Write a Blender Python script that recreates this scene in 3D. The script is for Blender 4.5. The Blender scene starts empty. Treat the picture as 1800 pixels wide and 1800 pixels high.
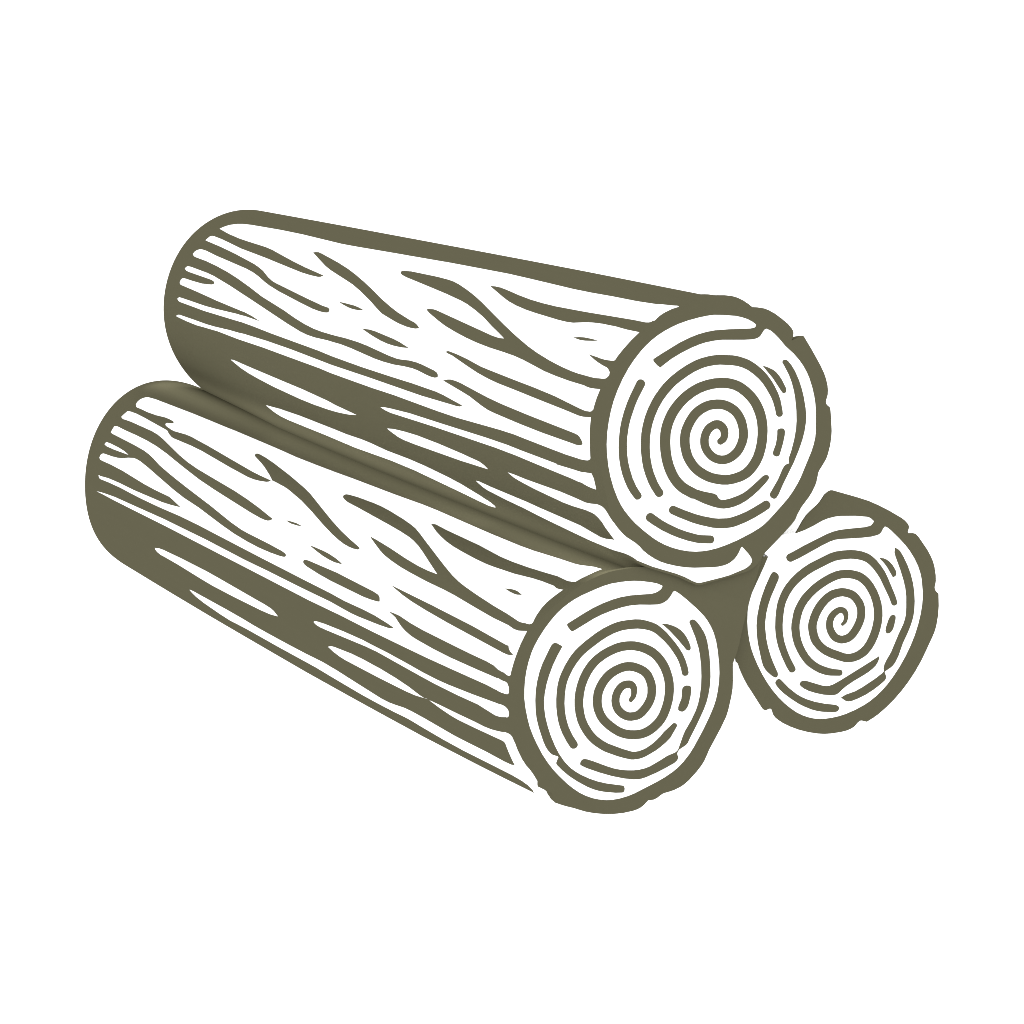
# Three cut logs in a stack, olive bark with pale carved highlights, on a plain white background.
import bpy, bmesh, math
import numpy as np
from mathutils import Matrix, Vector
from mathutils.geometry import delaunay_2d_cdt

scene = bpy.context.scene

# ------------------------------------------------------------------ camera
# world: x across the stack, y along the logs (away from the camera), z up, ground at z = 0
camera = bpy.data.cameras.new('camera')
camera.lens, camera.sensor_width, camera.sensor_fit = 120.0, 36.0, 'HORIZONTAL'
camera.clip_start, camera.clip_end = 0.05, 100.0
cam = bpy.data.objects.new('camera', camera)
scene.collection.objects.link(cam)
m = Matrix([[0.886043,-0.387558,-0.254416],[0.330103,0.142089,0.933189],[-0.325515,-0.910829,0.253831]]).transposed().to_4x4()
m.translation = Vector([-0.90267,-2.38271,0.93826])
cam.matrix_world = m
scene.camera = cam

# ------------------------------------------------------------------ light: plain white surround, shadowless as in the picture
LIGHT = 2.2
STRIP_ENERGY = 0.325
GROOVE_Z = 0.1837
STRIP_TILT = 37
STRIP_SPREAD = 1.04
GROOVE_SLOPE = 0.0209
world = bpy.data.worlds.new('World')
scene.world = world
world.use_nodes = True
bg = world.node_tree.nodes['Background']
bg.inputs['Color'].default_value = (1, 1, 1, 1)
bg.inputs['Strength'].default_value = LIGHT

# added unseen fill light, brightening the shaded groove between upper and lower log
strip = bpy.data.lights.new('fill_strip', 'AREA')
strip.shape, strip.size, strip.size_y = 'RECTANGLE', 1.22, 0.01
strip.spread = math.radians(STRIP_SPREAD)
strip.energy = STRIP_ENERGY
fill_strip = bpy.data.objects.new('fill_strip', strip)
scene.collection.objects.link(fill_strip)
groove, along = Vector((0.059, 0.55, GROOVE_Z - 0.0011)), Vector((0.002, 1, GROOVE_SLOPE)).normalized()
tilt = math.radians(STRIP_TILT)
to_fill = Vector((-math.cos(tilt), 0, math.sin(tilt)))
across = to_fill.cross(along).normalized()
to_fill = along.cross(across)
fill_strip.matrix_world = Matrix((along, across, to_fill)).transposed().to_4x4()
fill_strip.matrix_world.translation = groove + to_fill * 2.0

scene.view_settings.view_transform = 'Standard'
scene.view_settings.look = 'None'
scene.view_settings.exposure = 0.0
scene.view_settings.gamma = 1.0
scene.view_settings.use_curve_mapping = False
scene.render.engine = 'CYCLES'
scene.cycles.use_denoising = True
scene.cycles.filter_width = 1.1
scene.cycles.max_bounces = 12
scene.cycles.diffuse_bounces = 10

# ------------------------------------------------------------------ materials
def material(name, colour, grain):
    mat = bpy.data.materials.new(name)
    mat.use_nodes = True
    nt = mat.node_tree
    nt.nodes.clear()
    out = nt.nodes.new('ShaderNodeOutputMaterial')
    bsdf = nt.nodes.new('ShaderNodeBsdfDiffuse')
    tc = nt.nodes.new('ShaderNodeTexCoord')
    mp = nt.nodes.new('ShaderNodeMapping')
    mp.inputs['Scale'].default_value = (60, 6, 60)
    no = nt.nodes.new('ShaderNodeTexNoise')
    no.inputs['Scale'].default_value = 3.0
    ramp = nt.nodes.new('ShaderNodeValToRGB')
    for e, k in ((0, 1 - grain), (1, 1 + grain)):
        ramp.color_ramp.elements[e].color = (*[min(1, c * k) for c in colour], 1)
    nt.links.new(tc.outputs['Object'], mp.inputs['Vector'])
    nt.links.new(mp.outputs['Vector'], no.inputs['Vector'])
    nt.links.new(no.outputs['Fac'], ramp.inputs['Fac'])
    nt.links.new(ramp.outputs['Color'], bsdf.inputs['Color'])
    nt.links.new(bsdf.outputs['BSDF'], out.inputs['Surface'])
    return mat

PALE = material('pale_wood', (0.9, 0.9, 0.9), 0.01)
DARK = material('olive_bark', (0.0632, 0.0593, 0.0366), 0.02)
PALE_I, DARK_I = 0, 1

# ------------------------------------------------------------------ helpers
def pairs(flat):
    return np.array(flat, float).reshape(-1, 2) * 1e-4

def inside(poly, pts):
    x, y = pts[:, 0], pts[:, 1]
    res = np.zeros(len(pts), bool)
    box = (x >= poly[:, 0].min()) & (x <= poly[:, 0].max()) & (y >= poly[:, 1].min()) & (y <= poly[:, 1].max())
    if not box.any():
        return res
    px, py = x[box], y[box]
    r = np.zeros(len(px), bool)
    for (x0, y0), (x1, y1) in zip(poly, np.roll(poly, -1, 0)):
        if y0 != y1:
            c = (y0 > py) != (y1 > py)
            r ^= c & (px < (x1 - x0) * (py - y0) / (y1 - y0) + x0)
    res[box] = r
    return res

def partition(loops, extra_points=(), extra_edges=()):
    """Split the plane along every loop; returns points, triangles and their centroids."""
    v, e = [], []
    for lp in loops:
        s = len(v)
        v += [Vector((float(p[0]), float(p[1]))) for p in lp]
        e += [(s + i, s + (i + 1) % len(lp)) for i in range(len(lp))]
    s = len(v)
    v += [Vector((float(p[0]), float(p[1]))) for p in extra_points]
    e += [(s + i, s + j) for i, j in extra_edges]
    ov, _, of, _, _, _ = delaunay_2d_cdt(v, e, [], 0, 1e-6)
    P = np.array([(p.x, p.y) for p in ov])
    T = np.array([tuple(f) for f in of if len(f) == 3], int)
    return P, T, P[T].mean(1)

def link(name, verts, faces, mats, parent, smooth=False):
    me = bpy.data.meshes.new(name)
    me.from_pydata([tuple(map(float, p)) for p in verts], [], [tuple(int(i) for i in f) for f in faces])
    me.materials.append(PALE)
    me.materials.append(DARK)
    me.polygons.foreach_set('material_index', [int(i) for i in mats])
    bm = bmesh.new()
    bm.from_mesh(me)
    bmesh.ops.remove_doubles(bm, verts=bm.verts, dist=2e-6)
    bmesh.ops.recalc_face_normals(bm, faces=bm.faces)
    for f in bm.faces:
        f.smooth = smooth
    bm.to_mesh(me)
    bm.free()
    o = bpy.data.objects.new(name, me)
    scene.collection.objects.link(o)
    o.parent = parent
    return o

def log_surface(d):
    co, fo = d['section'], d['far_section']
    kn = np.linspace(0, 1, len(d['size']))
    A = pairs(d['rim'])
    B = np.roll(A, -1, 0)
    def edge(th):
        """Distance from the heart to the outline of the sawn end."""
        out = np.zeros(len(th))
        for i, t in enumerate(th):
            ha, hb = A[:, 1] * math.cos(t) - A[:, 0] * math.sin(t), B[:, 1] * math.cos(t) - B[:, 0] * math.sin(t)
            m = (ha > 0) != (hb > 0)
            k = (ha[m] / (ha[m] - hb[m]))[:, None]
            out[i] = ((A[m] + (B[m] - A[m]) * k) @ (math.cos(t), math.sin(t))).max()
        return out
    def wave(c, th):
        r = np.zeros_like(th)
        for k in range(1, len(c) // 2 + 1):
            r = r + c[2 * k - 1] * np.cos(k * th) + c[2 * k] * np.sin(k * th)
        return r
    def at(th, t):
        th, t = np.asarray(th, float), np.asarray(t, float)
        fr = np.clip(t / d['length'], 0, 1)
        r = co[0] * (1 - fr) + fo[0] * fr + np.clip(1 - 2 * fr, 0, 1) * wave(co, th) + np.clip(2 * fr - 1, 0, 1) * wave(fo, th)
        r = r * np.interp(fr, kn, d['size'])
        c = np.interp(fr, kn, d['shift'])
        w = np.clip(t / d['flare'], 0, 1)
        w = w * w * (3 - 2 * w)                       # the bark meets the uneven rim of the sawn end
        near = w < 1
        e = np.zeros_like(r)
        e[near] = edge(th[near])
        r = r * w + 0.9998 * e * (1 - w)
        c = c * w
        return np.stack([r * np.cos(th) + c * d['bend'][0], t, r * np.sin(th) + c * d['bend'][1]], -1)
    return at

def build_bark(d, marks, root):
    """The log's round side: one skin, split along the edges of every bark mark."""
    at, L = log_surface(d), d['length']
    y0, y1 = 0.0, L
    th0 = d['keel']
    if th0 > 0:
        th0 -= 2 * math.pi
    NT = 240
    x0, x1 = th0 * .1, (th0 + 2 * math.pi) * .1
    rim = pairs(d['rim'])
    corner = (np.arctan2(rim[:, 1], rim[:, 0]) - th0) % (2 * math.pi) + th0
    gx = np.unique(np.round(np.concatenate([np.linspace(x0, x1, NT + 1), corner * .1]), 5))
    gx = np.concatenate([[x0], gx[(gx > x0 + 5e-5) & (gx < x1 - 5e-5)], [x1]])
    NT = len(gx) - 1
    gy = np.concatenate([[y0, .0015, .003, .0045, .006, .01, .014, .018, .022, .027, .035], np.linspace(.06, y1, 20)])
    NY = len(gy) - 1
    pts = [(x, y) for y in gy for x in gx]
    idx = lambda i, j: j * (NT + 1) + i
    edges = [(idx(i, j), idx(i + 1, j)) for j in range(NY + 1) for i in range(NT)]
    edges += [(idx(i, j), idx(i, j + 1)) for j in range(NY) for i in range(NT + 1)]
    P, T, C = partition([p for _, p in marks], pts, edges)
    keep = (C[:, 0] > x0) & (C[:, 0] < x1) & (C[:, 1] > y0) & (C[:, 1] < y1)
    T, C = T[keep], C[keep]
    mat = np.full(len(T), DARK_I)
    for dark, p in marks:
        mat[inside(p, C)] = dark
    V = at(P[:, 0] / .1, P[:, 1])
    V = list(V)
    F, M = [list(t) for t in T], list(mat)
    # near end wall, hidden behind the rim and the cut face
    th = gx / .1
    ring = list(range(len(V), len(V) + NT))
    V += list(at(th[:-1], np.full(NT, 0.0065)) * (0.98, 1, 0.98))
    F.append(ring)
    M.append(DARK_I)
    o = link('bark', V, F, M, root, smooth=False)
    return o

def slab(name, outline, marks, root, base, hole=None, depth=0.02, taper=0.94, where=None):
    """A flat cut piece with thickness; its front face is split along the marks."""
    loops = [outline] + ([hole] if hole is not None else []) + [p for _, p in marks]
    P, T, C = partition(loops)
    keep = inside(outline, C)
    if hole is not None:
        keep &= ~inside(hole, C)
    T, C = T[keep], C[keep]
    mat = np.full(len(T), base)
    for col, p in marks:
        mat[inside(p, C)] = col
    V = [(x, 0.0, z) for x, z in P]
    F, M = [list(t) for t in T], list(mat)
    n = len(outline)
    ctr = outline.mean(0)
    s = len(V)
    V += [(x, 0.0, z) for x, z in outline]
    V += [((x - ctr[0]) * taper + ctr[0], depth, (z - ctr[1]) * taper + ctr[1]) for x, z in outline]
    for i in range(n):
        j = (i + 1) % n
        F.append([s + i, s + j, s + n + j, s + n + i])
        M.append(DARK_I if base == DARK_I else PALE_I)
    if where is not None:
        V = [where(v) for v in V]
    return link(name, V, F, M, root)

def mirrored(d, marks):
    """The far side of the log carries the same kind of marks."""
    c = d['crest']
    if c > math.pi:
        c -= 2 * math.pi
    span = (d['keel'] - c) % (2 * math.pi)
    f = (2 * math.pi - span - .05) / span
    return [(k, np.stack([c * .1 - f * (p[:, 0] - c * .1) + .025, p[:, 1]], 1)) for k, p in marks]

def build_log(d, label, marks=None):
    root = bpy.data.objects.new('log', None)
    root.empty_display_size = 0.05
    scene.collection.objects.link(root)
    root.location = d['centre']
    root['label'], root['category'], root['group'] = label, 'log', 'logs lying in the stack'
    if marks is None:
        marks = [(k, pairs(p)) for k, p in d['marks']]
        marks = marks + mirrored(d, marks)
    build_bark(d, marks, root)
    face, rim = pairs(d['face']), pairs(d['rim'])
    slab('bark_rim', rim, [(PALE_I, pairs(p)) for p in d['lip']], root, DARK_I, hole=face, depth=0.004, taper=0.98)
    rings = [(DARK_I, pairs(p)) for p in d['rings']]
    slab('cut_face', face, rings, root, PALE_I, depth=0.006, taper=0.98)
    # the sawn face at the other end
    at, L = log_surface(d), d['length']
    end = at(np.linspace(0, 2 * math.pi, 128, endpoint=False), np.full(128, L))
    ctr = end.mean(0)
    k = np.hypot(*(end - ctr)[:, [0, 2]].T).mean() / np.hypot(*(face - face.mean(0)).T).mean()
    c0 = face.mean(0)
    disc = (end - ctr)[:, [0, 2]]
    inner = disc * 0.9
    flip = lambda p: (p - c0) * np.array((-0.82 * k, 0.82 * k))
    far = lambda v: (v[0] + ctr[0], L + 0.001 - v[1], v[2] + ctr[2])
    slab('bark_rim', disc, [], root, DARK_I, hole=inner, depth=0.001, taper=1.0, where=far)
    slab('cut_face', inner, [(DARK_I, flip(p)) for _, p in rings], root, PALE_I, depth=0.001, taper=0.99, where=far)
    return root

# ------------------------------------------------------------------ the logs: sizes in metres, marks in tenths of a millimetre
# marks: [1 dark ridge or 0 pale groove, (around the bark at 0.1 m radius, along the log) ...]
TOP_LOG = dict(
    centre=[0.12744,-0.004,0.27606],
    length=1.1307,
    section=[0.10379,-0.0037,-0.00153,-0.00456,0.00462,0.00173,-0.00157,0.00034,-0.00154],
    far_section=[0.10053,-0.00673,0.00224,-0.00528,0.00152,-0.00025,-0.00023,0.0001,-0.00013,6e-05,0.00026,0.00021,5e-05],
    flare=0.035,
    size=[1.0248,1.0546,1.0767,1.0958,1.1134,1.0972,1.0785,1.036,1.0],
    shift=[-0.00447,-0.00577,-0.00621,-0.00673,-0.00731,-0.00648,-0.00557,-0.00234,0.0],
    bend=[0.5537,0.8327],
    marks=[
        [0,[1848,10716,1791,10644,1760,10573,1727,10443,1709,10307,1696,10081,1671,9136,1665,8474,1677,7288,1669,6905,1632,5721,1616,4606,1610,3283,1636,1858,1635,1510,1627,1095,1625,651,1613,338,1576,187,1555,128,1555,107,1557,100,1604,120,1670,113,1720,100,1781,80,1846,89,1922,103,2026,113,2093,120,2218,132,2254,133,2297,117,2331,98,2342,102,2363,122,2394,142,2417,142,2448,133,2521,141,2612,147,2634,163,2659,157,2889,136,2990,140,2998,150,3003,174,3001,193,2977,331,2973,519,2961,774,2924,1505,2920,1791,2921,2682,2913,3095,2883,4126,2876,4614,2861,5217,2842,5974,2834,6951,2828,7688,2829,8454,2836,9226,2864,10032,2863,10417,2855,10794,2705,10796,2588,10820,2503,10838,2431,10837,2332,10826,2252,10821,2197,10813,2140,10793,2053,10758,1967,10729,1879,10712]],
        [1,[1874,10966,1844,10731,1883,10275,1907,9840,1916,9496,1928,8900,1941,8630,2006,7842,2037,7402,2072,6777,2093,6821,2100,6876,2102,7101,2097,7374,2076,7846,2044,8538,2014,9501,1991,9899,1965,10318,1954,10595,1954,10667,1962,10718,1982,10757,2009,10754,2026,10748,1989,11026,1894,10972]],
        [1,[2020,10762,2049,10127,2081,9540,2129,8768,2151,8534,2170,8386,2216,8137,2239,7970,2250,7841,2308,6849,2336,6313,2339,6155,2345,6113,2353,6082,2364,6071,2375,6077,2383,6103,2390,6193,2390,6345,2385,6531,2363,6917,2317,7635,2287,7985,2268,8152,2230,8439,2211,8637,2195,8908,2177,9414,2153,10060,2130,10470,2128,10617,2132,10694,2148,10764,2184,10827,2127,11118,2038,10818]],
        [1,[2198,10815,2216,10739,2221,10642,2230,10257,2250,9833,2277,9360,2306,8972,2348,8489,2399,8035,2462,7270,2500,6890,2525,6584,2541,6295,2546,6056,2546,5794,2543,5419,2547,5117,2556,4872,2588,4322,2594,4139,2593,4051,2582,3839,2582,3675,2588,3541,2607,3266,2617,3200,2627,3173,2643,3158,2650,3161,2657,3182,2663,3229,2663,3316,2659,3404,2642,3623,2638,3738,2640,3943,2648,4163,2648,4419,2642,4640,2611,5240,2602,5512,2602,5863,2610,6222,2607,6443,2598,6637,2565,7057,2441,8440,2391,9136,2352,9768,2342,10025,2330,10640,2331,10713,2336,10778,2347,10811,2368,10821,2304,11040,2217,10852]],
        [1,[2363,10827,2377,10749,2382,10644,2391,9837,2396,9719,2402,9677,2415,9655,2424,9660,2434,9707,2445,9841,2456,10061,2459,10398,2458,10655,2459,10725,2466,10788,2481,10821,2500,10831,2520,10831,2450,11105,2378,10874]],
        [1,[2514,10837,2529,10781,2541,10257,2562,9410,2575,8384,2589,8138,2611,7880,2616,7838,2610,8327,2615,8642,2640,9355,2651,9771,2654,10582,2656,10736,2662,10760,2677,10785,2606,11005,2531,10867]],
        [1,[2676,10794,2692,10761,2697,10673,2698,9794,2669,8427,2673,8071,2685,7461,2703,6044,2733,4908,2745,4192,2751,3693,2764,3159,2774,2994,2811,2602,2815,2568,2829,2617,2833,2679,2832,2868,2829,3471,2800,4754,2781,5851,2766,6823,2762,7552,2767,8311,2782,8809,2806,9332,2816,9633,2828,10663,2834,10733,2850,10804,2780,10982,2695,10828]],
        [1,[1864,7608,1850,7560,1845,7486,1852,7383,1910,6748,1950,6383,1986,6103,2041,5721,2087,5437,2151,5074,2201,4752,2232,4526,2268,4188,2279,4057,2289,3993,2308,3913,2314,3905,2321,3923,2328,3977,2331,4074,2330,4189,2320,4388,2303,4575,2277,4838,2260,4940,2193,5284,2130,5655,2090,5938,2063,6195,2007,6737,1978,6952,1901,7402,1875,7548]],
        [1,[2268,5989,2265,5826,2265,5557,2271,5434,2286,5257,2298,5402,2300,5540,2296,5657,2285,5817,2274,5929]],
        [1,[2434,5135,2426,4943,2428,4798,2450,4331,2463,4163,2490,3922,2501,4101,2504,4287,2501,4444,2491,4611,2470,4838,2443,5071]],
        [1,[1851,5236,1842,5235,1833,5194,1823,5044,1821,4408,1827,4127,1834,3999,1851,3834,1885,3585,1925,3325,1972,3061,2118,2313,2183,1967,2237,1655,2270,1425,2303,1157,2327,906,2341,714,2347,576,2349,366,2356,219,2362,154,2360,123,2346,98,2354,1,2471,-45,2452,128,2425,394,2420,663,2408,941,2395,1155,2372,1388,2351,1616,2338,1820,2331,2040,2325,2335,2314,2597,2297,2865,2273,3140,2245,3409,2217,3606,2173,3887,2157,3960,2149,3982,2144,3981,2137,3937,2132,3855,2134,3777,2190,2949,2226,2410,2230,2278,2227,2207,2225,2166,2191,2330,2154,2524,2098,2794,2055,3051,2021,3294,2004,3455,1973,3860,1900,4984,1886,5121,1876,5175,1859,5222,1855,5230]],
        [1,[1798,3260,1790,3161,1790,3032,1800,2886,1827,2555,1844,2278,1852,2015,1854,1728,1844,1179,1820,316,1820,153,1814,118,1803,100,1791,96,1773,-19,1930,-25,1914,455,1917,721,1925,877,1936,991,1965,1187,1970,1293,1970,1464,1957,1956,1948,2169,1931,2407,1911,2593,1887,2754,1810,3194]],
        [1,[2083,1004,2067,907,2060,815,2058,676,2060,547,2074,633,2087,762,2091,850,2087,949,2086,974]],
        [1,[2183,577,2189,392,2206,171,2206,146,2201,128,2225,38,2330,28,2311,100,2301,122,2279,154,2266,185,2236,302,2217,411,2191,541]],
        [1,[2442,3142,2436,3131,2431,3096,2438,2915,2453,2683,2483,2354,2492,2174,2533,1235,2557,835,2602,338,2618,239,2625,188,2624,169,2614,149,2613,83,2684,55,2673,150,2665,250,2660,299,2642,587,2591,1552,2575,1924,2562,2124,2539,2373,2511,2599,2460,2988,2452,3109,2446,3137,2443,3142]],
        [1,[2665,3044,2647,2944,2641,2880,2641,2785,2647,2665,2700,2073,2720,1778,2747,1271,2784,552,2794,369,2801,314,2814,284,2841,253,2864,235,2874,236,2882,253,2883,273,2877,381,2855,970,2833,1395,2805,1912,2795,2044,2778,2166,2730,2447,2706,2656,2671,2992]],
        [0,[3017,4452,3008,4364,3003,4189,2997,3758,3006,3017,3015,2099,3024,1663,3067,710,3068,738,3069,744,3072,727,3077,359,3094,224,3109,153,3149,136,3202,132,3237,133,3219,184,3167,299,3151,476,3128,858,3088,1497,3073,1926,3048,3224,3038,4223,3030,4338,3019,4426]],
        [0,[3188,4401,3175,4225,3169,3966,3169,3687,3185,3213,3210,2727,3236,2350,3255,2262,3280,2203,3278,2782,3257,3826,3247,4066,3235,4182,3205,4331,3191,4385]],
        [0,[3060,8838,3052,8740,3048,8560,3056,8119,3081,6548,3102,5846,3148,5125,3165,5344,3173,5558,3183,5912,3188,6329,3184,6744,3163,7487,3140,7966,3119,8276,3091,8563,3064,8796]],
        [0,[3427,8141,3399,7654,3382,7029,3380,6506,3379,5917,3383,5270,3392,5053,3419,4683,3433,4147,3454,3786,3495,3320,3527,3069,3586,2770,3633,2600,3662,2555,3678,2571,3681,2574,3688,2723,3676,2873,3639,3219,3551,4195,3526,4737,3508,6476,3511,7580,3501,7821,3483,7949,3445,8081,3430,8119]],
        [0,[3254,1770,3257,1629,3267,1421,3290,766,3305,538,3321,344,3332,271,3339,228,3349,172,3362,136,3377,105,3397,79,3500,-2,3555,-20,3603,-45,3625,-92,3648,-181,3669,-228,3700,-264,3719,-324,3735,-410,3743,-494,3744,-594,3736,-750,3720,-944,3702,-1097,3667,-1310,4295,-262,4299,-360,4299,-435,4300,-498,4302,-551,4302,-592,4301,-631,4302,-669,4304,-680,4304,-794,4300,-850,4300,-873,4300,-875,4303,-856,4300,-835,4300,-783,4302,-710,4294,-528,3899,-1122,3810,-1123,3819,-1065,3819,-1007,3801,-877,3800,-732,3823,-271,3817,-52,3712,334,3687,677,3642,1055,3560,1768,3530,2125,3494,2445,3477,2519,3442,2601,3432,2620,3429,2545,3447,2298,3481,1599,3554,647,3642,185,3652,164,3491,182,3451,210,3422,241,3405,272,3388,356,3386,606,3378,788,3331,1286,3296,1584,3282,1670,3257,1753]]],
    crest=1.0472,
    keel=4.1364,
    face=[189,924,238,914,314,888,413,848,459,823,505,792,541,758,564,729,645,665,674,641,701,604,727,560,764,485,820,400,852,338,874,283,891,222,900,169,905,93,904,22,897,-45,884,-109,844,-256,825,-304,799,-350,764,-400,622,-566,575,-612,523,-655,467,-694,386,-739,259,-805,214,-824,167,-838,90,-852,-48,-867,-147,-870,-225,-868,-301,-859,-356,-847,-410,-831,-463,-809,-530,-774,-592,-733,-647,-689,-695,-642,-730,-601,-786,-525,-841,-441,-869,-388,-901,-315,-919,-259,-931,-200,-941,-111,-943,-19,-937,65,-923,157,-905,234,-874,324,-840,399,-800,474,-759,539,-702,612,-636,684,-567,747,-505,794,-435,839,-380,868,-325,892,-268,911,-205,926,-140,936,-74,942,15,942,107,935,171,927],
    rim=[196,1094,212,1092,247,1080,314,1049,386,1027,428,1008,469,982,511,945,550,900,576,865,626,849,668,828,703,802,748,758,791,705,834,646,855,605,863,580,863,561,855,540,829,508,884,511,915,518,932,515,942,507,982,381,1021,243,1037,168,1042,114,1041,65,1034,20,1023,-10,997,-50,992,-65,994,-81,1001,-94,1014,-111,1016,-125,1005,-193,981,-302,964,-352,936,-412,900,-471,874,-504,834,-538,795,-569,781,-585,748,-647,727,-676,685,-718,648,-748,564,-803,517,-845,487,-880,450,-905,321,-972,165,-1046,103,-1094,66,-1115,33,-1128,-5,-1136,-43,-1138,-203,-1126,-370,-1110,-425,-1106,-456,-1099,-477,-1088,-531,-1044,-596,-984,-645,-946,-750,-874,-820,-824,-854,-800,-879,-773,-902,-740,-918,-709,-930,-662,-951,-561,-981,-474,-1008,-408,-1016,-377,-1021,-329,-1020,-217,-1014,-64,-1003,66,-991,167,-979,233,-963,292,-935,372,-899,449,-852,533,-816,588,-775,640,-726,695,-643,774,-569,836,-509,876,-428,923,-345,963,-225,1011,-164,1027,-120,1032,-30,1035,9,1040,78,1058,123,1072,170,1091,183,1093],
    rings=[
        [-352,745,-336,752,-269,767,-100,801,-4,811,71,813,144,808,216,797,339,765,511,714,544,710,555,713,561,722,564,730,562,765,635,735,693,647,647,667,623,664,580,630,565,623,543,620,508,623,431,645,256,703,186,719,114,729,59,731,-16,728,-114,716,-201,699,-288,672,-312,663,-332,689,-351,724,-354,740,-353,743],
        [705,370,711,378,723,384,738,381,749,374,760,359,780,316,797,261,811,182,816,115,816,42,808,-51,798,-108,781,-161,752,-223,717,-281,664,-353,594,-435,457,-573,402,-635,374,-657,360,-660,346,-655,331,-641,323,-625,322,-612,327,-602,424,-518,482,-452,505,-432,521,-425,552,-425,554,-397,563,-379,591,-343,644,-257,681,-182,703,-120,723,-40,738,56,743,117,742,189,734,254,713,338,705,366],
        [524,-136,534,-131,550,-131,569,-137,581,-146,585,-155,586,-170,577,-196,545,-255,494,-332,483,-340,468,-341,456,-337,441,-323,435,-310,437,-296,452,-275,478,-243,501,-198,513,-167,520,-141],
        [531,402,576,371,615,337,634,313,652,279,668,236,685,162,684,145,677,130,668,125,654,126,644,133,635,154,592,274,536,390],
        [-374,-256,-364,-261,-346,-278,-312,-321,-267,-360,-221,-391,-136,-440,-114,-461,-110,-483,-100,-500,-85,-511,-63,-518,-15,-524,56,-525,103,-521,148,-510,249,-471,303,-448,324,-445,341,-448,350,-456,356,-469,356,-480,347,-491,310,-514,245,-546,181,-571,119,-590,58,-600,5,-601,-45,-596,-86,-586,-120,-572,-171,-541,-242,-488,-298,-438,-390,-347,-429,-298,-434,-285,-434,-279,-430,-273,-414,-263,-394,-256,-383,-255],
        [11,-35,34,-26,42,-10,45,11,43,21,31,41,24,46,4,46,-17,40,-35,28,-54,7,-66,-16,-72,-43,-72,-68,-65,-94,-53,-119,-36,-142,-16,-159,7,-171,31,-177,58,-177,87,-170,119,-156,133,-146,161,-118,183,-85,195,-55,201,-20,202,18,198,55,188,88,172,117,149,145,122,168,97,183,67,194,30,203,12,206,-7,206,-48,201,-69,195,-89,188,-107,179,-143,153,-174,123,-200,89,-218,53,-228,16,-234,-27,-233,-74,-230,-96,-215,-143,-205,-166,-193,-187,-178,-207,-142,-247,-104,-279,-63,-303,-7,-329,29,-339,75,-344,121,-344,157,-337,191,-323,229,-297,266,-263,297,-221,325,-171,347,-117,362,-60,370,-6,369,48,361,102,354,129,345,154,333,179,304,227,274,265,244,293,208,316,168,334,122,349,71,359,19,363,-35,362,-91,352,-151,333,-179,321,-207,306,-233,289,-259,271,-282,251,-303,229,-323,206,-340,181,-355,156,-367,130,-385,76,-398,17,-405,-42,-405,-102,-397,-160,-391,-187,-383,-212,-373,-235,-349,-277,-334,-295,-273,-354,-262,-376,-267,-401,-286,-419,-312,-424,-335,-413,-401,-348,-422,-321,-440,-293,-455,-264,-468,-233,-478,-202,-486,-168,-492,-133,-495,-98,-496,-63,-495,-29,-487,40,-473,105,-463,137,-451,170,-436,201,-418,232,-397,261,-373,289,-348,315,-320,339,-290,360,-258,380,-226,397,-192,412,-156,424,-121,434,-87,441,-53,446,-20,448,44,446,107,437,166,422,221,401,247,387,272,372,295,356,317,338,338,317,357,294,377,268,395,239,413,208,427,177,439,144,448,111,454,78,458,45,459,13,458,-20,455,-52,449,-85,441,-117,419,-183,391,-242,356,-297,336,-321,314,-344,290,-364,265,-382,240,-397,215,-409,190,-418,165,-423,138,-427,109,-428,50,-424,-4,-414,-52,-397,-99,-374,-150,-343,-175,-324,-199,-302,-223,-278,-245,-252,-265,-224,-281,-195,-295,-164,-305,-134,-313,-104,-318,-73,-319,-43,-316,13,-306,64,-297,89,-287,112,-274,136,-258,158,-222,198,-180,233,-156,249,-130,262,-103,272,-74,279,-46,284,-18,286,10,285,37,282,84,270,127,254,148,242,168,229,188,213,207,195,225,175,241,154,254,131,264,109,272,85,278,61,282,37,283,-13,278,-58,273,-81,266,-103,255,-126,242,-148,225,-169,207,-189,187,-207,166,-221,143,-232,120,-241,98,-247,75,-251,52,-252,29,-250,6,-246,-16,-238,-37,-228,-56,-216,-74,-202,-91,-186,-105,-169,-117,-150,-136,-112,-142,-91,-146,-70,-148,-49,-147,-28,-143,-7,-137,14,-128,33,-117,51,-104,68,-89,83,-72,96,-54,106,-34,112,2,118,20,118,38,114,56,107,73,97,87,83,98,67,107,51,113,34,116,17,116,1,110,-26,98,-51,90,-62,79,-73,66,-81,34,-89,19,-88,4,-77,-3,-61,0,-45],
        [544,-14,547,31,545,91,538,135,516,211,498,261,474,308,440,358,402,404,365,436,325,463,279,485,183,522,139,533,82,542,52,544,22,544,-40,539,-105,526,-175,506,-209,495,-241,481,-303,448,-360,409,-410,364,-453,316,-489,266,-519,214,-541,164,-564,89,-579,18,-585,-57,-584,-110,-573,-190,-562,-232,-547,-275,-548,-293,-562,-308,-584,-313,-605,-306,-618,-290,-640,-223,-652,-169,-659,-108,-662,-49,-658,7,-646,87,-625,167,-604,224,-576,281,-540,339,-496,394,-444,446,-415,471,-353,515,-319,535,-283,553,-247,569,-171,594,-97,612,-25,623,11,625,47,625,116,619,177,607,228,591,308,560,337,546,365,530,415,495,439,475,461,452,484,426,526,368,543,339,558,309,581,252,597,196,609,140,614,87,610,7,605,-27,597,-40,581,-45,562,-41,548,-29],
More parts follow.
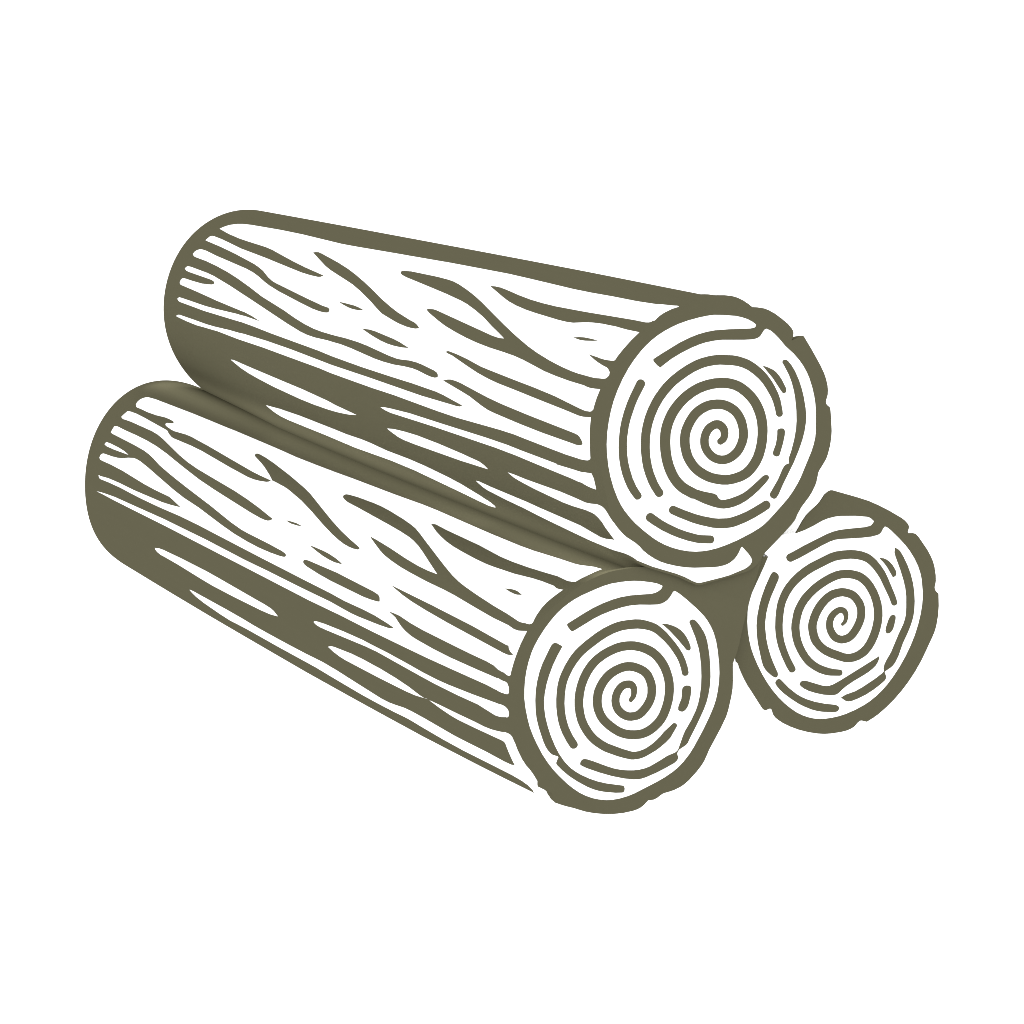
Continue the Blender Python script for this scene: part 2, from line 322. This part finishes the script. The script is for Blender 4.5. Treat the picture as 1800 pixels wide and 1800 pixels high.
        [-471,574,-554,493,-593,448,-655,364,-687,311,-721,238,-742,178,-760,104,-768,48,-770,-9,-767,-92,-755,-162,-744,-198,-731,-234,-731,-252,-743,-266,-763,-271,-783,-266,-795,-251,-818,-195,-831,-147,-840,-93,-845,-33,-844,31,-837,93,-818,179,-796,246,-766,320,-736,376,-697,437,-653,495,-611,543,-528,628,-510,635,-488,629,-470,612,-464,591],
        [-682,-413,-620,-491,-574,-539,-503,-604,-446,-648,-380,-692,-351,-710,-325,-722,-249,-752,-234,-764,-228,-784,-234,-803,-249,-815,-268,-815,-349,-785,-380,-770,-450,-728,-517,-680,-575,-633,-644,-569,-704,-502,-742,-455,-749,-435,-741,-415,-723,-402,-700,-401],
        [-488,-419,-415,-480,-333,-542,-275,-580,-191,-627,-152,-644,-79,-667,-39,-673,24,-675,93,-672,158,-663,242,-648,262,-643,284,-645,303,-661,312,-684,307,-705,291,-717,239,-730,146,-746,74,-754,-2,-756,-36,-755,-65,-752,-112,-741,-176,-720,-223,-698,-314,-644,-376,-602,-482,-517,-535,-470,-545,-452,-542,-431,-528,-416,-507,-411]],
    lip=[[-1749,300,-1703,264,-1616,193,-1403,31,-1306,-48,-1209,-133,-1171,-159,-1111,-186,-1087,-205,-1068,-227,-1052,-258,-1019,-362,-993,-429,-963,-489,-941,-522,-882,-591,-857,-630,-837,-670,-806,-715,-764,-764,-721,-805,-671,-842,-597,-887,-528,-923,-457,-952,-311,-1001,-258,-1015,-210,-1022,-177,-1023,-145,-1018,-107,-1005,-79,-988,-51,-963,-29,-938,-17,-933,20,-1003,34,-1041,37,-1065,31,-1078,14,-1093,-13,-1104,-45,-1110,-179,-1113,-251,-1107,-433,-1085,-451,-1081,-472,-1069,-499,-1047,-555,-992,-616,-943,-796,-818,-889,-741,-1101,-559,-1251,-432,-1407,-288,-1694,-15,-1845,124,-1950,228,-1981,268,-2016,324,-1984,303,-1909,235,-1653,19,-1335,-259,-1068,-490,-1042,-510,-1097,-358,-1122,-302,-1149,-257,-1170,-232,-1207,-202,-1303,-135,-1376,-78,-1572,100,-1679,208,-1713,246,-1744,294]])
LEFT_LOG = dict(
    centre=[-0.0,0.0,0.10709],
    length=1.1723,
    section=[0.09457,0.00095,6e-05,-9e-05,0.00281,4e-05,0.00046,-0.00065,0.00075],
    far_section=[0.11017,0.00062,0.00083,-0.00798,-0.00284,-0.00208,6e-05,0.00144,0.00197,-0.00015,0.00017,-0.00038,0.0004],
    flare=0.035,
    size=[1.0007,1.0119,1.016,1.014,1.0123,1.0082,1.0037,1.0022,1.0],
    shift=[-0.00669,-0.00727,-0.00729,-0.00662,-0.00536,-0.00463,-0.00375,-0.00207,0.0],
    bend=[0.6671,0.745],
    marks=[
        [0,[1842,11173,1810,11220,1782,11230,1755,11220,1727,11180,1714,11128,1699,10940,1652,9825,1610,8567,1584,7351,1578,6829,1560,6355,1519,5482,1482,4470,1454,3840,1448,3512,1453,2262,1448,1670,1436,1398,1396,964,1379,721,1363,630,1302,491,1285,378,1362,340,1486,261,1667,178,1771,179,1870,189,1947,191,2014,176,2081,149,2176,111,2226,120,2288,123,2477,122,2561,125,2672,134,2696,142,2746,137,2814,130,2822,140,2824,158,2819,183,2783,322,2777,515,2780,1761,2777,2486,2769,3710,2772,4478,2764,5946,2762,7539,2761,8795,2778,10661,2779,11026,2783,11263,2613,11229,2477,11303,2451,11310,2403,11306,2267,11271,2182,11258,2096,11254,2036,11251,2008,11246,1979,11233,1862,11168]],
        [1,[1838,11182,1856,11112,1859,11080,1855,10918,1854,10705,1842,10444,1822,10206,1818,10051,1821,9926,1826,9891,1835,9877,1846,9884,1859,9966,1865,10011,1877,10024,1886,10007,1894,9962,1904,9759,1904,9656,1882,9323,1879,9164,1887,8631,1931,7170,1934,6924,1933,6609,1955,6629,1966,6663,1986,6818,1997,6966,2000,7149,1989,7667,1961,8624,1960,8957,1971,9523,1968,9595,1952,9720,1930,9840,1918,10665,1918,10934,1924,11113,1933,11195,1948,11238,1972,11268,1990,11266,2010,11246,1955,11566,1859,11243]],
        [1,[2005,11256,2015,11198,2017,11150,2007,10901,1998,10179,2003,9979,2019,9746,2087,9052,2112,8729,2130,8396,2141,8052,2168,7187,2189,6769,2215,6379,2255,5912,2281,5971,2290,6016,2295,6091,2296,6201,2288,6509,2238,7701,2214,8181,2177,8703,2128,9394,2108,9782,2100,10134,2100,10508,2105,10900,2104,11152,2108,11210,2118,11254,2133,11271,2164,11276,2134,11570,2027,11305]],
        [1,[2179,11269,2185,11192,2187,10413,2193,10050,2206,9822,2222,9659,2252,9412,2281,9056,2332,8350,2386,7561,2443,6862,2462,6538,2466,6366,2470,5741,2476,5372,2483,5269,2490,5242,2503,5235,2511,5247,2518,5280,2526,5366,2537,5619,2543,5945,2539,6283,2527,6673,2506,7049,2452,7842,2429,8362,2405,8696,2321,9706,2302,9986,2298,10134,2303,10239,2322,10391,2353,10567,2369,10720,2381,10904,2393,11212,2401,11254,2417,11293,2452,11316,2401,11586,2217,11311]],
        [0,[2309,11278,2298,11278,2287,11261,2281,11225,2277,11110,2277,10795,2283,10584,2294,10451,2295,10422,2312,10935,2315,11191,2310,11274]],
        [1,[2446,11321,2461,11266,2462,11192,2457,10894,2458,10444,2479,9631,2482,9273,2479,8782,2488,8677,2524,8349,2546,8685,2560,8958,2582,9939,2585,10456,2595,10861,2614,11159,2613,11241,2564,11504,2467,11352]],
        [1,[2613,11233,2637,11188,2641,11151,2630,10814,2623,10403,2624,9708,2618,9157,2603,8347,2601,7730,2615,5881,2619,5103,2625,4000,2633,3646,2629,3191,2632,2922,2648,2623,2661,2466,2677,2529,2685,2603,2693,2765,2708,3270,2710,3442,2704,3699,2697,3968,2700,4813,2699,5576,2703,6252,2697,7414,2704,8816,2742,10556,2763,10987,2784,11276,2737,11497,2635,11280]],
        [1,[1747,7525,1739,7507,1734,7437,1740,7251,1756,6982,1803,6405,1856,5877,1888,5627,2035,4735,2086,4390,2125,4070,2147,3862,2155,3813,2161,3803,2171,3808,2178,3829,2186,3915,2188,4028,2184,4158,2172,4304,2149,4513,2109,4806,2042,5247,1988,5649,1944,6099,1936,6236,1930,6497,1930,6588,1890,6765,1837,7046,1813,7206,1779,7466,1772,7495,1759,7518,1750,7525]],
        [1,[2213,5635,2201,5487,2195,5353,2198,5248,2202,5202,2215,5329,2223,5476,2220,5566,2216,5609]],
        [1,[2324,4831,2318,4725,2314,4477,2316,4331,2326,4147,2339,4019,2352,3933,2365,4131,2365,4256,2358,4434,2344,4625,2331,4761]],
        [1,[2481,4804,2469,4808,2461,4795,2453,4760,2448,4697,2443,4432,2436,3979,2447,3090,2453,2985,2461,2944,2473,2919,2496,2898,2506,2895,2514,2952,2524,3111,2529,3275,2526,4068,2519,4343,2504,4694,2497,4756,2487,4794,2484,4799]],
        [1,[1771,5045,1759,5065,1744,5073,1730,5056,1720,5001,1705,4815,1691,4457,1690,4260,1698,4027,1723,3627,1744,3391,1761,3259,1790,3099,1985,2147,2034,1894,2062,1710,2079,1554,2103,1279,2132,886,2148,584,2177,233,2189,188,2198,146,2193,116,2178,-48,2294,-94,2258,205,2234,470,2230,762,2216,1064,2188,1612,2182,1848,2179,2225,2168,2609,2158,2839,2140,3096,2121,3287,2101,3413,2041,3718,2019,3817,2024,3628,2040,3292,2069,2850,2083,2559,2086,2341,2081,2145,2018,2412,1950,2699,1911,2883,1886,3038,1871,3174,1855,3413,1842,3695,1811,4549,1806,4784,1803,4853,1794,4939,1782,5010,1777,5029]],
        [1,[1645,3167,1628,3126,1625,3087,1636,2835,1647,2078,1670,1577,1669,1338,1655,1031,1636,778,1615,547,1622,266,1629,219,1636,148,1639,27,1821,-88,1732,391,1737,602,1749,782,1781,1071,1801,1456,1805,1600,1802,1831,1789,2154,1776,2376,1756,2576,1732,2741,1704,2902,1659,3107]],
        [1,[1949,958,1930,867,1924,796,1925,741,1934,668,1941,626,1958,695,1962,746,1960,843,1953,931]],
        [1,[2333,2819,2334,2701,2344,1865,2362,1035,2393,299,2421,272,2447,235,2466,199,2483,164,2481,223,2474,268,2464,353,2425,1490,2406,1967,2388,2299,2370,2513,2337,2798]],
        [1,[2547,2660,2543,2560,2542,2413,2560,2166,2570,1897,2585,932,2587,583,2594,440,2629,248,2662,173,2666,157,2662,120,2653,35,2778,34,2772,133,2732,164,2718,187,2685,307,2689,747,2690,1247,2683,1627,2670,1980,2662,2099,2644,2228,2624,2324,2593,2427,2572,2493,2560,2572,2553,2630]],
        [0,[2944,4348,2935,4322,2928,4281,2914,4064,2898,3590,2890,3160,2897,2587,2911,2115,2923,1808,2928,1513,2927,1267,2914,786,2896,329,2911,233,2927,189,2947,159,2968,140,2994,134,3010,137,3021,148,3025,168,3020,187,2980,686,2981,1074,2973,1569,2965,1846,2931,2827,2933,3076,2961,3998,2965,4191,2960,4291,2950,4342,2946,4349]],
        [0,[3121,4064,3099,3969,3091,3884,3072,3465,3070,3172,3078,2795,3098,2436,3121,2178,3156,1929,3160,1849,3157,1796,3154,1777,3161,1864,3176,2050,3181,2234,3179,2598,3170,3659,3163,3801,3143,3958,3124,4049]],
        [0,[3344,8339,3336,8200,3333,7124,3338,6633,3347,6301,3351,5400,3349,4877,3340,4410,3354,4063,3424,3069,3423,2874,3412,2725,3391,2500,3388,2323,3397,2032,3429,1442,3436,1178,3441,794,3457,446,3455,359,3461,265,3347,264,3250,266,3234,279,3219,331,3220,885,3217,1174,3207,1324,3182,1548,3159,1715,3157,1733,3155,1488,3159,1143,3160,803,3164,618,3159,473,3146,339,3151,233,3165,192,3181,164,3201,148,3261,137,3323,141,3416,138,3474,120,3599,5,3707,103,3811,103,4010,318,3915,344,3916,536,3750,311,3676,289,3637,341,3618,501,3610,858,3600,1487,3585,1880,3553,2302,3529,2584,3538,3266,3534,3695,3483,4789,3477,6710,3486,7077,3494,7280,3479,7547,3435,8008,3400,8212,3370,8294,3348,8324]],
        [0,[3047,9178,3025,9016,3016,8859,3004,8292,2996,7460,3000,7014,3019,5706,3028,5516,3040,5440,3072,5351,3091,5569,3099,5816,3113,6644,3117,7309,3111,7648,3091,8387,3086,8805,3087,9002,3077,9118,3063,9166,3048,9176]]],
    crest=0.8203,
    keel=3.9444,
    face=[247,823,313,803,376,778,460,736,501,711,586,635,624,607,655,572,706,500,767,404,812,322,829,280,846,220,855,162,857,93,850,15,832,-98,816,-166,793,-233,765,-297,731,-360,699,-406,646,-468,559,-558,447,-661,396,-702,329,-744,276,-770,220,-789,140,-807,68,-817,-141,-836,-201,-836,-272,-829,-339,-815,-384,-799,-445,-769,-491,-740,-539,-701,-585,-655,-625,-604,-662,-549,-709,-466,-743,-397,-771,-325,-794,-252,-816,-152,-828,-77,-835,-3,-834,68,-827,158,-816,229,-794,305,-770,370,-741,432,-705,494,-660,558,-623,600,-571,648,-507,699,-438,745,-372,782,-320,804,-264,822,-205,836,-141,845,-8,852,61,853,127,848,209,832,228,827],
    rim=[-24,942,63,946,128,944,191,936,335,907,395,891,461,864,528,829,594,789,741,688,807,638,844,618,892,601,944,589,1023,577,1100,571,1178,573,1234,577,1328,593,1426,611,1220,297,1115,128,1037,-13,1003,-64,950,-133,915,-266,895,-328,867,-387,812,-484,778,-532,712,-600,568,-734,506,-804,470,-833,416,-867,336,-908,285,-927,246,-935,193,-939,146,-936,100,-931,80,-933,34,-946,6,-949,-20,-944,-46,-937,-89,-959,-124,-969,-153,-972,-191,-970,-277,-955,-357,-932,-434,-902,-513,-863,-577,-825,-640,-779,-743,-694,-769,-669,-787,-644,-799,-618,-803,-598,-804,-575,-813,-560,-843,-533,-876,-509,-886,-496,-891,-474,-894,-427,-896,-293,-902,-235,-924,-105,-927,-50,-924,34,-915,115,-900,188,-865,304,-834,390,-803,452,-767,513,-725,570,-675,629,-603,701,-542,757,-510,782,-470,805,-422,825,-301,869,-194,908,-130,925,-45,940],  # added dark spike at right stands in for the shaded pocket between logs
    rings=[
        [-318,669,-313,674,-161,704,-75,718,15,725,103,725,173,719,257,703,335,681,427,654,464,650,495,654,518,662,532,676,542,707,615,669,658,587,664,572,629,601,623,605,610,603,577,574,547,557,519,549,489,547,457,551,393,572,309,604,227,626,159,636,72,641,-17,640,-90,633,-269,600,-287,599,-296,603,-306,617,-317,648,-320,664],
        [-474,564,-459,567,-448,563,-435,554,-399,515,-457,463,-515,402,-569,334,-609,274,-644,206,-665,155,-679,99,-689,25,-691,-58,-687,-135,-676,-222,-661,-294,-638,-363,-619,-404,-596,-445,-567,-484,-529,-527,-471,-581,-414,-626,-350,-668,-214,-741,-209,-751,-209,-768,-216,-785,-225,-793,-237,-794,-291,-775,-376,-734,-423,-707,-467,-675,-510,-637,-579,-563,-631,-498,-672,-435,-704,-375,-707,-363,-705,-354,-684,-328,-675,-319,-680,-310,-715,-285,-731,-263,-744,-235,-755,-198,-762,-145,-767,-34,-765,40,-756,103,-735,186,-711,258,-678,327,-639,392,-599,444,-510,537,-485,559],
        [-518,-440,-513,-428,-500,-415,-486,-410,-469,-412,-446,-425,-405,-456,-303,-540,-254,-577,-203,-608,-151,-633,-100,-653,-49,-667,1,-674,45,-674,134,-661,209,-647,278,-646,299,-640,312,-630,377,-543,406,-510,480,-446,539,-385,572,-340,603,-285,636,-209,659,-137,679,-55,693,36,697,96,693,189,676,319,681,329,692,334,704,335,716,331,732,317,744,296,761,255,777,204,785,157,785,109,776,16,759,-80,736,-169,713,-235,679,-305,648,-355,610,-403,524,-495,433,-584,405,-614,385,-625,322,-638,307,-648,297,-660,295,-673,296,-695,290,-707,274,-719,250,-728,169,-739,76,-747,-16,-749,-51,-746,-82,-740,-120,-726,-194,-689,-287,-632,-378,-567,-469,-495,-505,-461,-516,-447,-517,-443],
        [482,-165,496,-159,516,-159,538,-168,550,-179,553,-189,550,-211,532,-253,500,-309,483,-330,463,-346,443,-353,431,-354,414,-347,401,-334,396,-323,402,-303,418,-281,446,-248,456,-223,470,-183,475,-173],
        [442,397,497,372,538,343,568,315,592,285,610,252,623,218,634,172,637,130,634,113,626,102,618,100,603,106,593,116,542,228,495,317,464,366,448,387],
        [18,-87,39,-69,46,-56,52,-34,53,-19,48,-7,29,0,9,1,-13,-9,-36,-28,-54,-55,-62,-81,-62,-112,-57,-131,-43,-158,-22,-181,-1,-194,28,-202,50,-204,60,-202,90,-189,122,-169,147,-148,167,-125,181,-98,193,-56,195,-31,191,14,183,40,169,62,147,85,118,108,86,126,55,135,19,138,-21,135,-60,126,-93,112,-123,93,-152,68,-176,40,-192,12,-204,-20,-211,-54,-212,-87,-207,-122,-196,-158,-176,-195,-136,-252,-107,-285,-75,-311,-37,-332,3,-348,43,-358,63,-360,101,-357,141,-347,182,-329,201,-317,220,-303,238,-286,273,-243,302,-197,323,-150,338,-103,345,-58,346,-10,340,41,327,90,307,138,295,159,281,178,247,214,208,245,165,270,120,288,74,299,25,303,-28,301,-80,293,-130,279,-153,270,-196,246,-236,215,-272,178,-304,137,-329,92,-349,45,-363,-5,-370,-56,-371,-105,-364,-154,-349,-208,-339,-235,-327,-260,-314,-283,-281,-328,-243,-369,-141,-453,-71,-503,-45,-514,-13,-521,27,-522,52,-520,103,-509,150,-492,193,-473,230,-451,322,-413,334,-412,346,-418,355,-430,356,-443,349,-453,275,-517,230,-539,180,-557,126,-572,41,-585,14,-587,-11,-586,-34,-583,-76,-572,-96,-564,-145,-534,-200,-495,-266,-442,-291,-421,-315,-397,-357,-346,-376,-318,-393,-288,-408,-257,-420,-225,-430,-193,-438,-161,-443,-131,-446,-101,-445,-42,-437,18,-421,76,-398,131,-368,183,-332,231,-290,274,-243,310,-218,325,-191,339,-163,350,-104,367,-44,376,17,379,48,378,78,374,107,368,136,360,165,350,193,338,220,323,247,306,272,288,296,268,319,246,340,222,359,195,376,167,390,137,402,107,411,77,418,46,422,15,425,-46,420,-102,407,-157,386,-212,372,-240,339,-293,319,-318,298,-343,275,-365,251,-383,226,-398,175,-420,149,-428,123,-434,96,-437,69,-437,41,-435,14,-429,-39,-412,-64,-401,-89,-388,-113,-373,-136,-356,-158,-337,-195,-295,-227,-252,-255,-205,-267,-180,-276,-156,-283,-131,-289,-82,-290,-58,-284,-13,-272,29,-253,70,-241,89,-210,125,-174,156,-135,180,-114,190,-91,199,-41,210,11,213,36,212,60,209,85,203,109,194,133,183,156,168,195,137,227,104,240,85,252,64,260,42,268,-1,271,-39,268,-76,258,-114,242,-153,231,-171,203,-204,171,-231,131,-255,109,-266,86,-273,63,-277,42,-276,-8,-266,-38,-253,-65,-234,-90,-209,-110,-180,-125,-148,-133,-113,-134,-79,-128,-47,-117,-18,-100,8,-78,32,-53,50,-25,63,-10,66,6,68,36,64,63,55,76,48,89,37,100,22,107,6,110,-9,111,-25,109,-40,97,-69,81,-94,70,-103,42,-119,32,-121,21,-116,14,-106,13,-95],
        [505,-55,508,-15,505,41,496,87,479,141,457,198,429,253,387,321,364,350,334,376,294,401,241,426,179,445,123,457,95,460,38,461,-22,454,-85,441,-181,413,-240,392,-268,379,-321,346,-370,307,-412,264,-431,241,-448,216,-463,190,-488,131,-507,75,-518,25,-525,-26,-527,-74,-525,-122,-513,-192,-490,-267,-491,-286,-505,-301,-526,-305,-546,-298,-559,-282,-577,-223,-593,-149,-599,-94,-599,-39,-593,17,-583,73,-567,131,-544,195,-529,228,-512,259,-493,288,-471,315,-424,364,-370,409,-341,429,-310,447,-278,462,-213,487,-112,517,-42,532,25,539,59,540,92,539,126,535,191,521,242,507,285,490,328,465,375,432,397,413,415,394,444,354,473,306,515,216,539,155,557,95,566,40,569,-24,565,-67,558,-80,542,-86,524,-83,509,-71]],
    lip=[])
RIGHT_LOG = dict(
    centre=[0.19655,0.01,0.0942],
    length=0.97,
    section=[0.07637,0.00385,-0.00877,0.0007,0.00058,0.00039,0.00224,-0.00038,-0.00055],
    far_section=[0.07637],
    flare=0.008,
    size=[1.0,0.9975,0.995,0.9925,0.99,0.9875,0.985,0.9825,0.98],
    shift=[0.0,0.0,0.0,0.0,0.0,0.0,0.0,0.0,0.0],
    bend=[0.61,0.7924],
    marks=[
        [0,[550,12,769,12,987,12,1206,12,1424,12,1643,12,1861,12,2080,12,2080,1500,1861,1643,1643,1786,1424,1929,1206,1929,987,1786,769,1643,550,1500]],
        [0,[3050,140,3250,140,3450,140,3650,140,3850,140,4050,140,4250,140,4450,140,4450,1650,4250,1807,4050,1964,3850,2121,3650,2121,3450,1964,3250,1807,3050,1650]]],
    crest=0.8901,
    keel=4.0841,
    face=[-163,784,-83,783,6,791,83,803,142,804,206,796,260,782,378,741,475,699,499,683,512,667,526,644,560,609,631,551,654,521,710,429,750,356,775,300,800,225,816,153,822,85,820,32,806,-54,792,-115,771,-172,738,-242,695,-316,643,-391,583,-463,516,-532,441,-598,360,-659,294,-701,229,-734,170,-758,109,-777,48,-789,-36,-798,-122,-800,-186,-796,-248,-786,-309,-772,-362,-754,-409,-732,-454,-704,-498,-670,-540,-630,-585,-575,-627,-514,-665,-447,-698,-375,-726,-300,-749,-223,-771,-121,-782,-48,-788,23,-786,92,-776,179,-763,241,-739,319,-719,364,-691,412,-657,458,-499,628,-446,689,-476,726,-453,762,-433,781,-405,796,-372,806,-331,812,-288,812,-242,805,-179,788],
    rim=[222,1019,238,1013,441,880,525,821,599,759,687,677,780,580,802,550,819,517,824,495,820,480,803,457,803,443,838,432,859,419,870,408,885,381,935,250,952,187,960,139,962,92,955,20,944,-27,932,-52,920,-73,918,-92,923,-110,940,-137,917,-235,891,-310,853,-389,829,-426,793,-468,715,-550,650,-618,569,-689,483,-753,410,-799,327,-844,243,-881,161,-910,110,-923,44,-934,43,-937,-4,-907,-18,-904,-40,-911,-75,-931,-110,-938,-148,-939,-208,-931,-290,-912,-354,-892,-414,-865,-490,-823,-561,-776,-625,-725,-681,-672,-719,-627,-737,-599,-748,-572,-749,-529,-759,-515,-771,-513,-797,-514,-809,-509,-822,-496,-830,-476,-900,-260,-917,-192,-932,-102,-934,-58,-940,-44,-948,-33,-940,78,-933,123,-912,198,-865,322,-822,418,-783,488,-735,559,-700,601,-665,630,-630,652,-576,675,-516,694,-490,699,-478,700,-465,696,-454,684,-438,667,-367,603,-180,706,-165,786,-68,873,-28,902,13,923,96,957,125,973,174,1011,194,1019,216,1020],
    rings=[
        [-300,628,-292,640,-278,647,-232,651,-124,666,96,687,156,687,211,681,278,666,432,626,483,619,500,622,528,642,580,653,663,577,640,542,614,567,594,556,572,534,551,523,530,521,471,528,389,548,205,603,157,614,108,616,35,610,-185,580,-264,575,-277,579,-291,590,-298,601,-301,620,-301,624],
        [-460,545,-443,554,-436,553,-421,544,-405,525,-400,507,-401,494,-410,476,-510,364,-552,306,-585,249,-611,187,-626,133,-639,50,-643,-24,-639,-108,-631,-169,-616,-255,-618,-270,-627,-284,-636,-288,-646,-286,-658,-279,-677,-257,-705,-214,-719,-184,-728,-149,-729,-104,-723,40,-712,120,-695,188,-668,260,-629,335,-592,393,-537,464,-477,530,-469,538],
        [-661,-324,-654,-314,-640,-305,-625,-304,-615,-308,-606,-317,-555,-409,-505,-479,-469,-519,-426,-557,-366,-601,-288,-647,-193,-694,-177,-708,-168,-722,-167,-733,-175,-745,-189,-753,-207,-754,-236,-745,-315,-712,-364,-686,-410,-655,-468,-606,-511,-564,-565,-500,-612,-437,-641,-390,-657,-352,-662,-330],
        [-459,-412,-451,-403,-435,-396,-419,-397,-395,-406,-269,-495,-239,-511,-207,-521,-173,-523,-99,-514,193,-463,292,-444,283,-469,261,-494,239,-512,209,-526,161,-541,107,-551,13,-565,-64,-582,-99,-594,-139,-612,-164,-616,-186,-613,-222,-601,-277,-575,-340,-537,-394,-498,-430,-464,-450,-437,-458,-421,-459,-416],
        [655,371,683,343,695,323,713,264,729,187,738,111,739,29,731,-48,715,-123,692,-195,669,-244,634,-297,589,-351,524,-419,458,-507,415,-550,389,-568,361,-578,305,-590,302,-595,306,-629,299,-649,288,-660,238,-679,162,-700,86,-714,12,-719,-44,-718,-74,-712,-93,-702,-108,-688,-134,-653,-83,-645,4,-649,79,-639,201,-614,284,-590,293,-583,296,-573,298,-556,314,-529,341,-501,398,-452,504,-330,565,-266,590,-231,607,-198,625,-144,648,-58,658,11,659,83,653,178,639,299,639,331,649,359,652,364],
        [469,-163,485,-157,497,-159,507,-166,514,-176,516,-186,510,-204,483,-254,467,-275,447,-291,431,-297,413,-296,401,-290,396,-280,394,-265,403,-242,442,-187,462,-167],
        [492,341,535,320,560,299,581,272,599,237,614,190,616,166,612,150,604,142,574,134,545,234,526,280,495,334],
        [28,-64,50,-50,58,-38,64,-16,63,0,57,13,48,19,33,19,6,11,-19,-6,-36,-29,-42,-48,-44,-69,-41,-93,-33,-121,-24,-138,-3,-157,16,-165,45,-167,65,-163,94,-147,124,-124,151,-97,172,-69,186,-39,193,-9,194,19,188,47,176,78,160,103,137,122,100,144,77,150,30,155,-1,151,-37,139,-73,119,-109,92,-141,61,-168,25,-184,-5,-190,-27,-193,-78,-189,-112,-178,-144,-160,-176,-141,-201,-97,-242,-5,-312,19,-325,45,-333,74,-337,107,-335,140,-327,172,-313,204,-291,237,-258,270,-218,298,-174,320,-128,333,-85,340,-41,342,6,338,55,327,104,312,148,291,187,267,218,254,230,221,253,182,273,128,289,96,293,52,292,2,286,-55,274,-112,257,-162,236,-206,211,-242,184,-272,152,-298,114,-327,57,-336,27,-345,-30,-346,-73,-341,-118,-331,-164,-317,-209,-298,-249,-273,-287,-241,-323,-205,-353,-167,-381,-126,-405,-78,-428,-66,-438,-62,-455,-67,-470,-80,-479,-95,-478,-170,-449,-196,-437,-221,-422,-267,-388,-308,-347,-345,-302,-361,-277,-374,-251,-394,-199,-408,-147,-418,-93,-421,-41,-417,8,-410,52,-397,91,-365,156,-351,180,-334,202,-297,240,-254,274,-203,302,-147,327,-84,346,-21,359,37,366,89,367,134,361,186,347,219,335,277,301,300,285,321,265,340,243,356,220,371,195,383,169,394,142,410,85,419,27,421,-31,416,-86,403,-138,382,-191,353,-243,319,-290,280,-333,239,-367,197,-391,175,-400,152,-406,106,-413,61,-411,17,-402,-4,-394,-25,-384,-78,-348,-144,-297,-182,-262,-211,-228,-237,-189,-258,-144,-266,-120,-270,-94,-271,-47,-267,-7,-264,11,-258,30,-248,50,-221,92,-185,134,-144,169,-99,197,-53,217,-5,228,19,230,63,226,110,216,140,202,176,180,196,165,215,146,231,125,243,103,261,59,267,37,269,15,270,-6,268,-28,258,-71,238,-112,210,-148,178,-180,140,-208,120,-220,100,-229,79,-235,59,-238,25,-236,-8,-228,-24,-221,-53,-201,-67,-189,-80,-174,-91,-156,-100,-136,-110,-96,-112,-59,-106,-25,-94,5,-76,31,-52,51,-24,65,4,73,34,75,50,73,65,68,79,60,92,50,102,38,109,24,112,10,113,-4,112,-18,101,-46,85,-70,74,-79,44,-90,37,-90,29,-86,24,-78,24,-70],
        [504,-70,497,-11,459,170,441,222,418,275,394,316,372,344,342,369,302,393,248,417,161,440,112,448,62,447,-90,432,-149,421,-207,404,-260,383,-309,355,-351,322,-388,283,-404,262,-418,239,-442,187,-471,110,-483,62,-490,15,-493,-33,-488,-110,-477,-183,-459,-258,-456,-269,-457,-286,-470,-298,-490,-301,-509,-294,-519,-279,-533,-231,-551,-135,-559,-52,-559,3,-554,55,-544,109,-519,190,-496,247,-483,276,-467,304,-448,330,-428,354,-406,377,-382,398,-357,417,-302,449,-242,475,-178,495,-111,509,76,526,107,525,139,522,197,509,267,489,311,470,359,444,383,427,406,409,426,389,442,369,471,324,497,268,519,207,532,146,557,-11,562,-73,557,-87,543,-94,525,-93,510,-84]],
    lip=[])

build_log(TOP_LOG, 'thickest olive and white log, resting on top of the two lower logs')
build_log(LEFT_LOG, 'lower log with its long striped bark side showing below the top log')
# its hidden bark carries the striped pattern of its neighbour, turned round to its upper and right-hand side
stretch = RIGHT_LOG['length'] / LEFT_LOG['length']
other = mirrored(dict(RIGHT_LOG, crest=1.25), [(k, pairs(p) * (1, stretch)) for k, p in LEFT_LOG['marks']])
build_log(RIGHT_LOG, 'smallest log, tucked under the top log with only its ringed cut end showing', other + [(k, pairs(p)) for k, p in RIGHT_LOG['marks']])
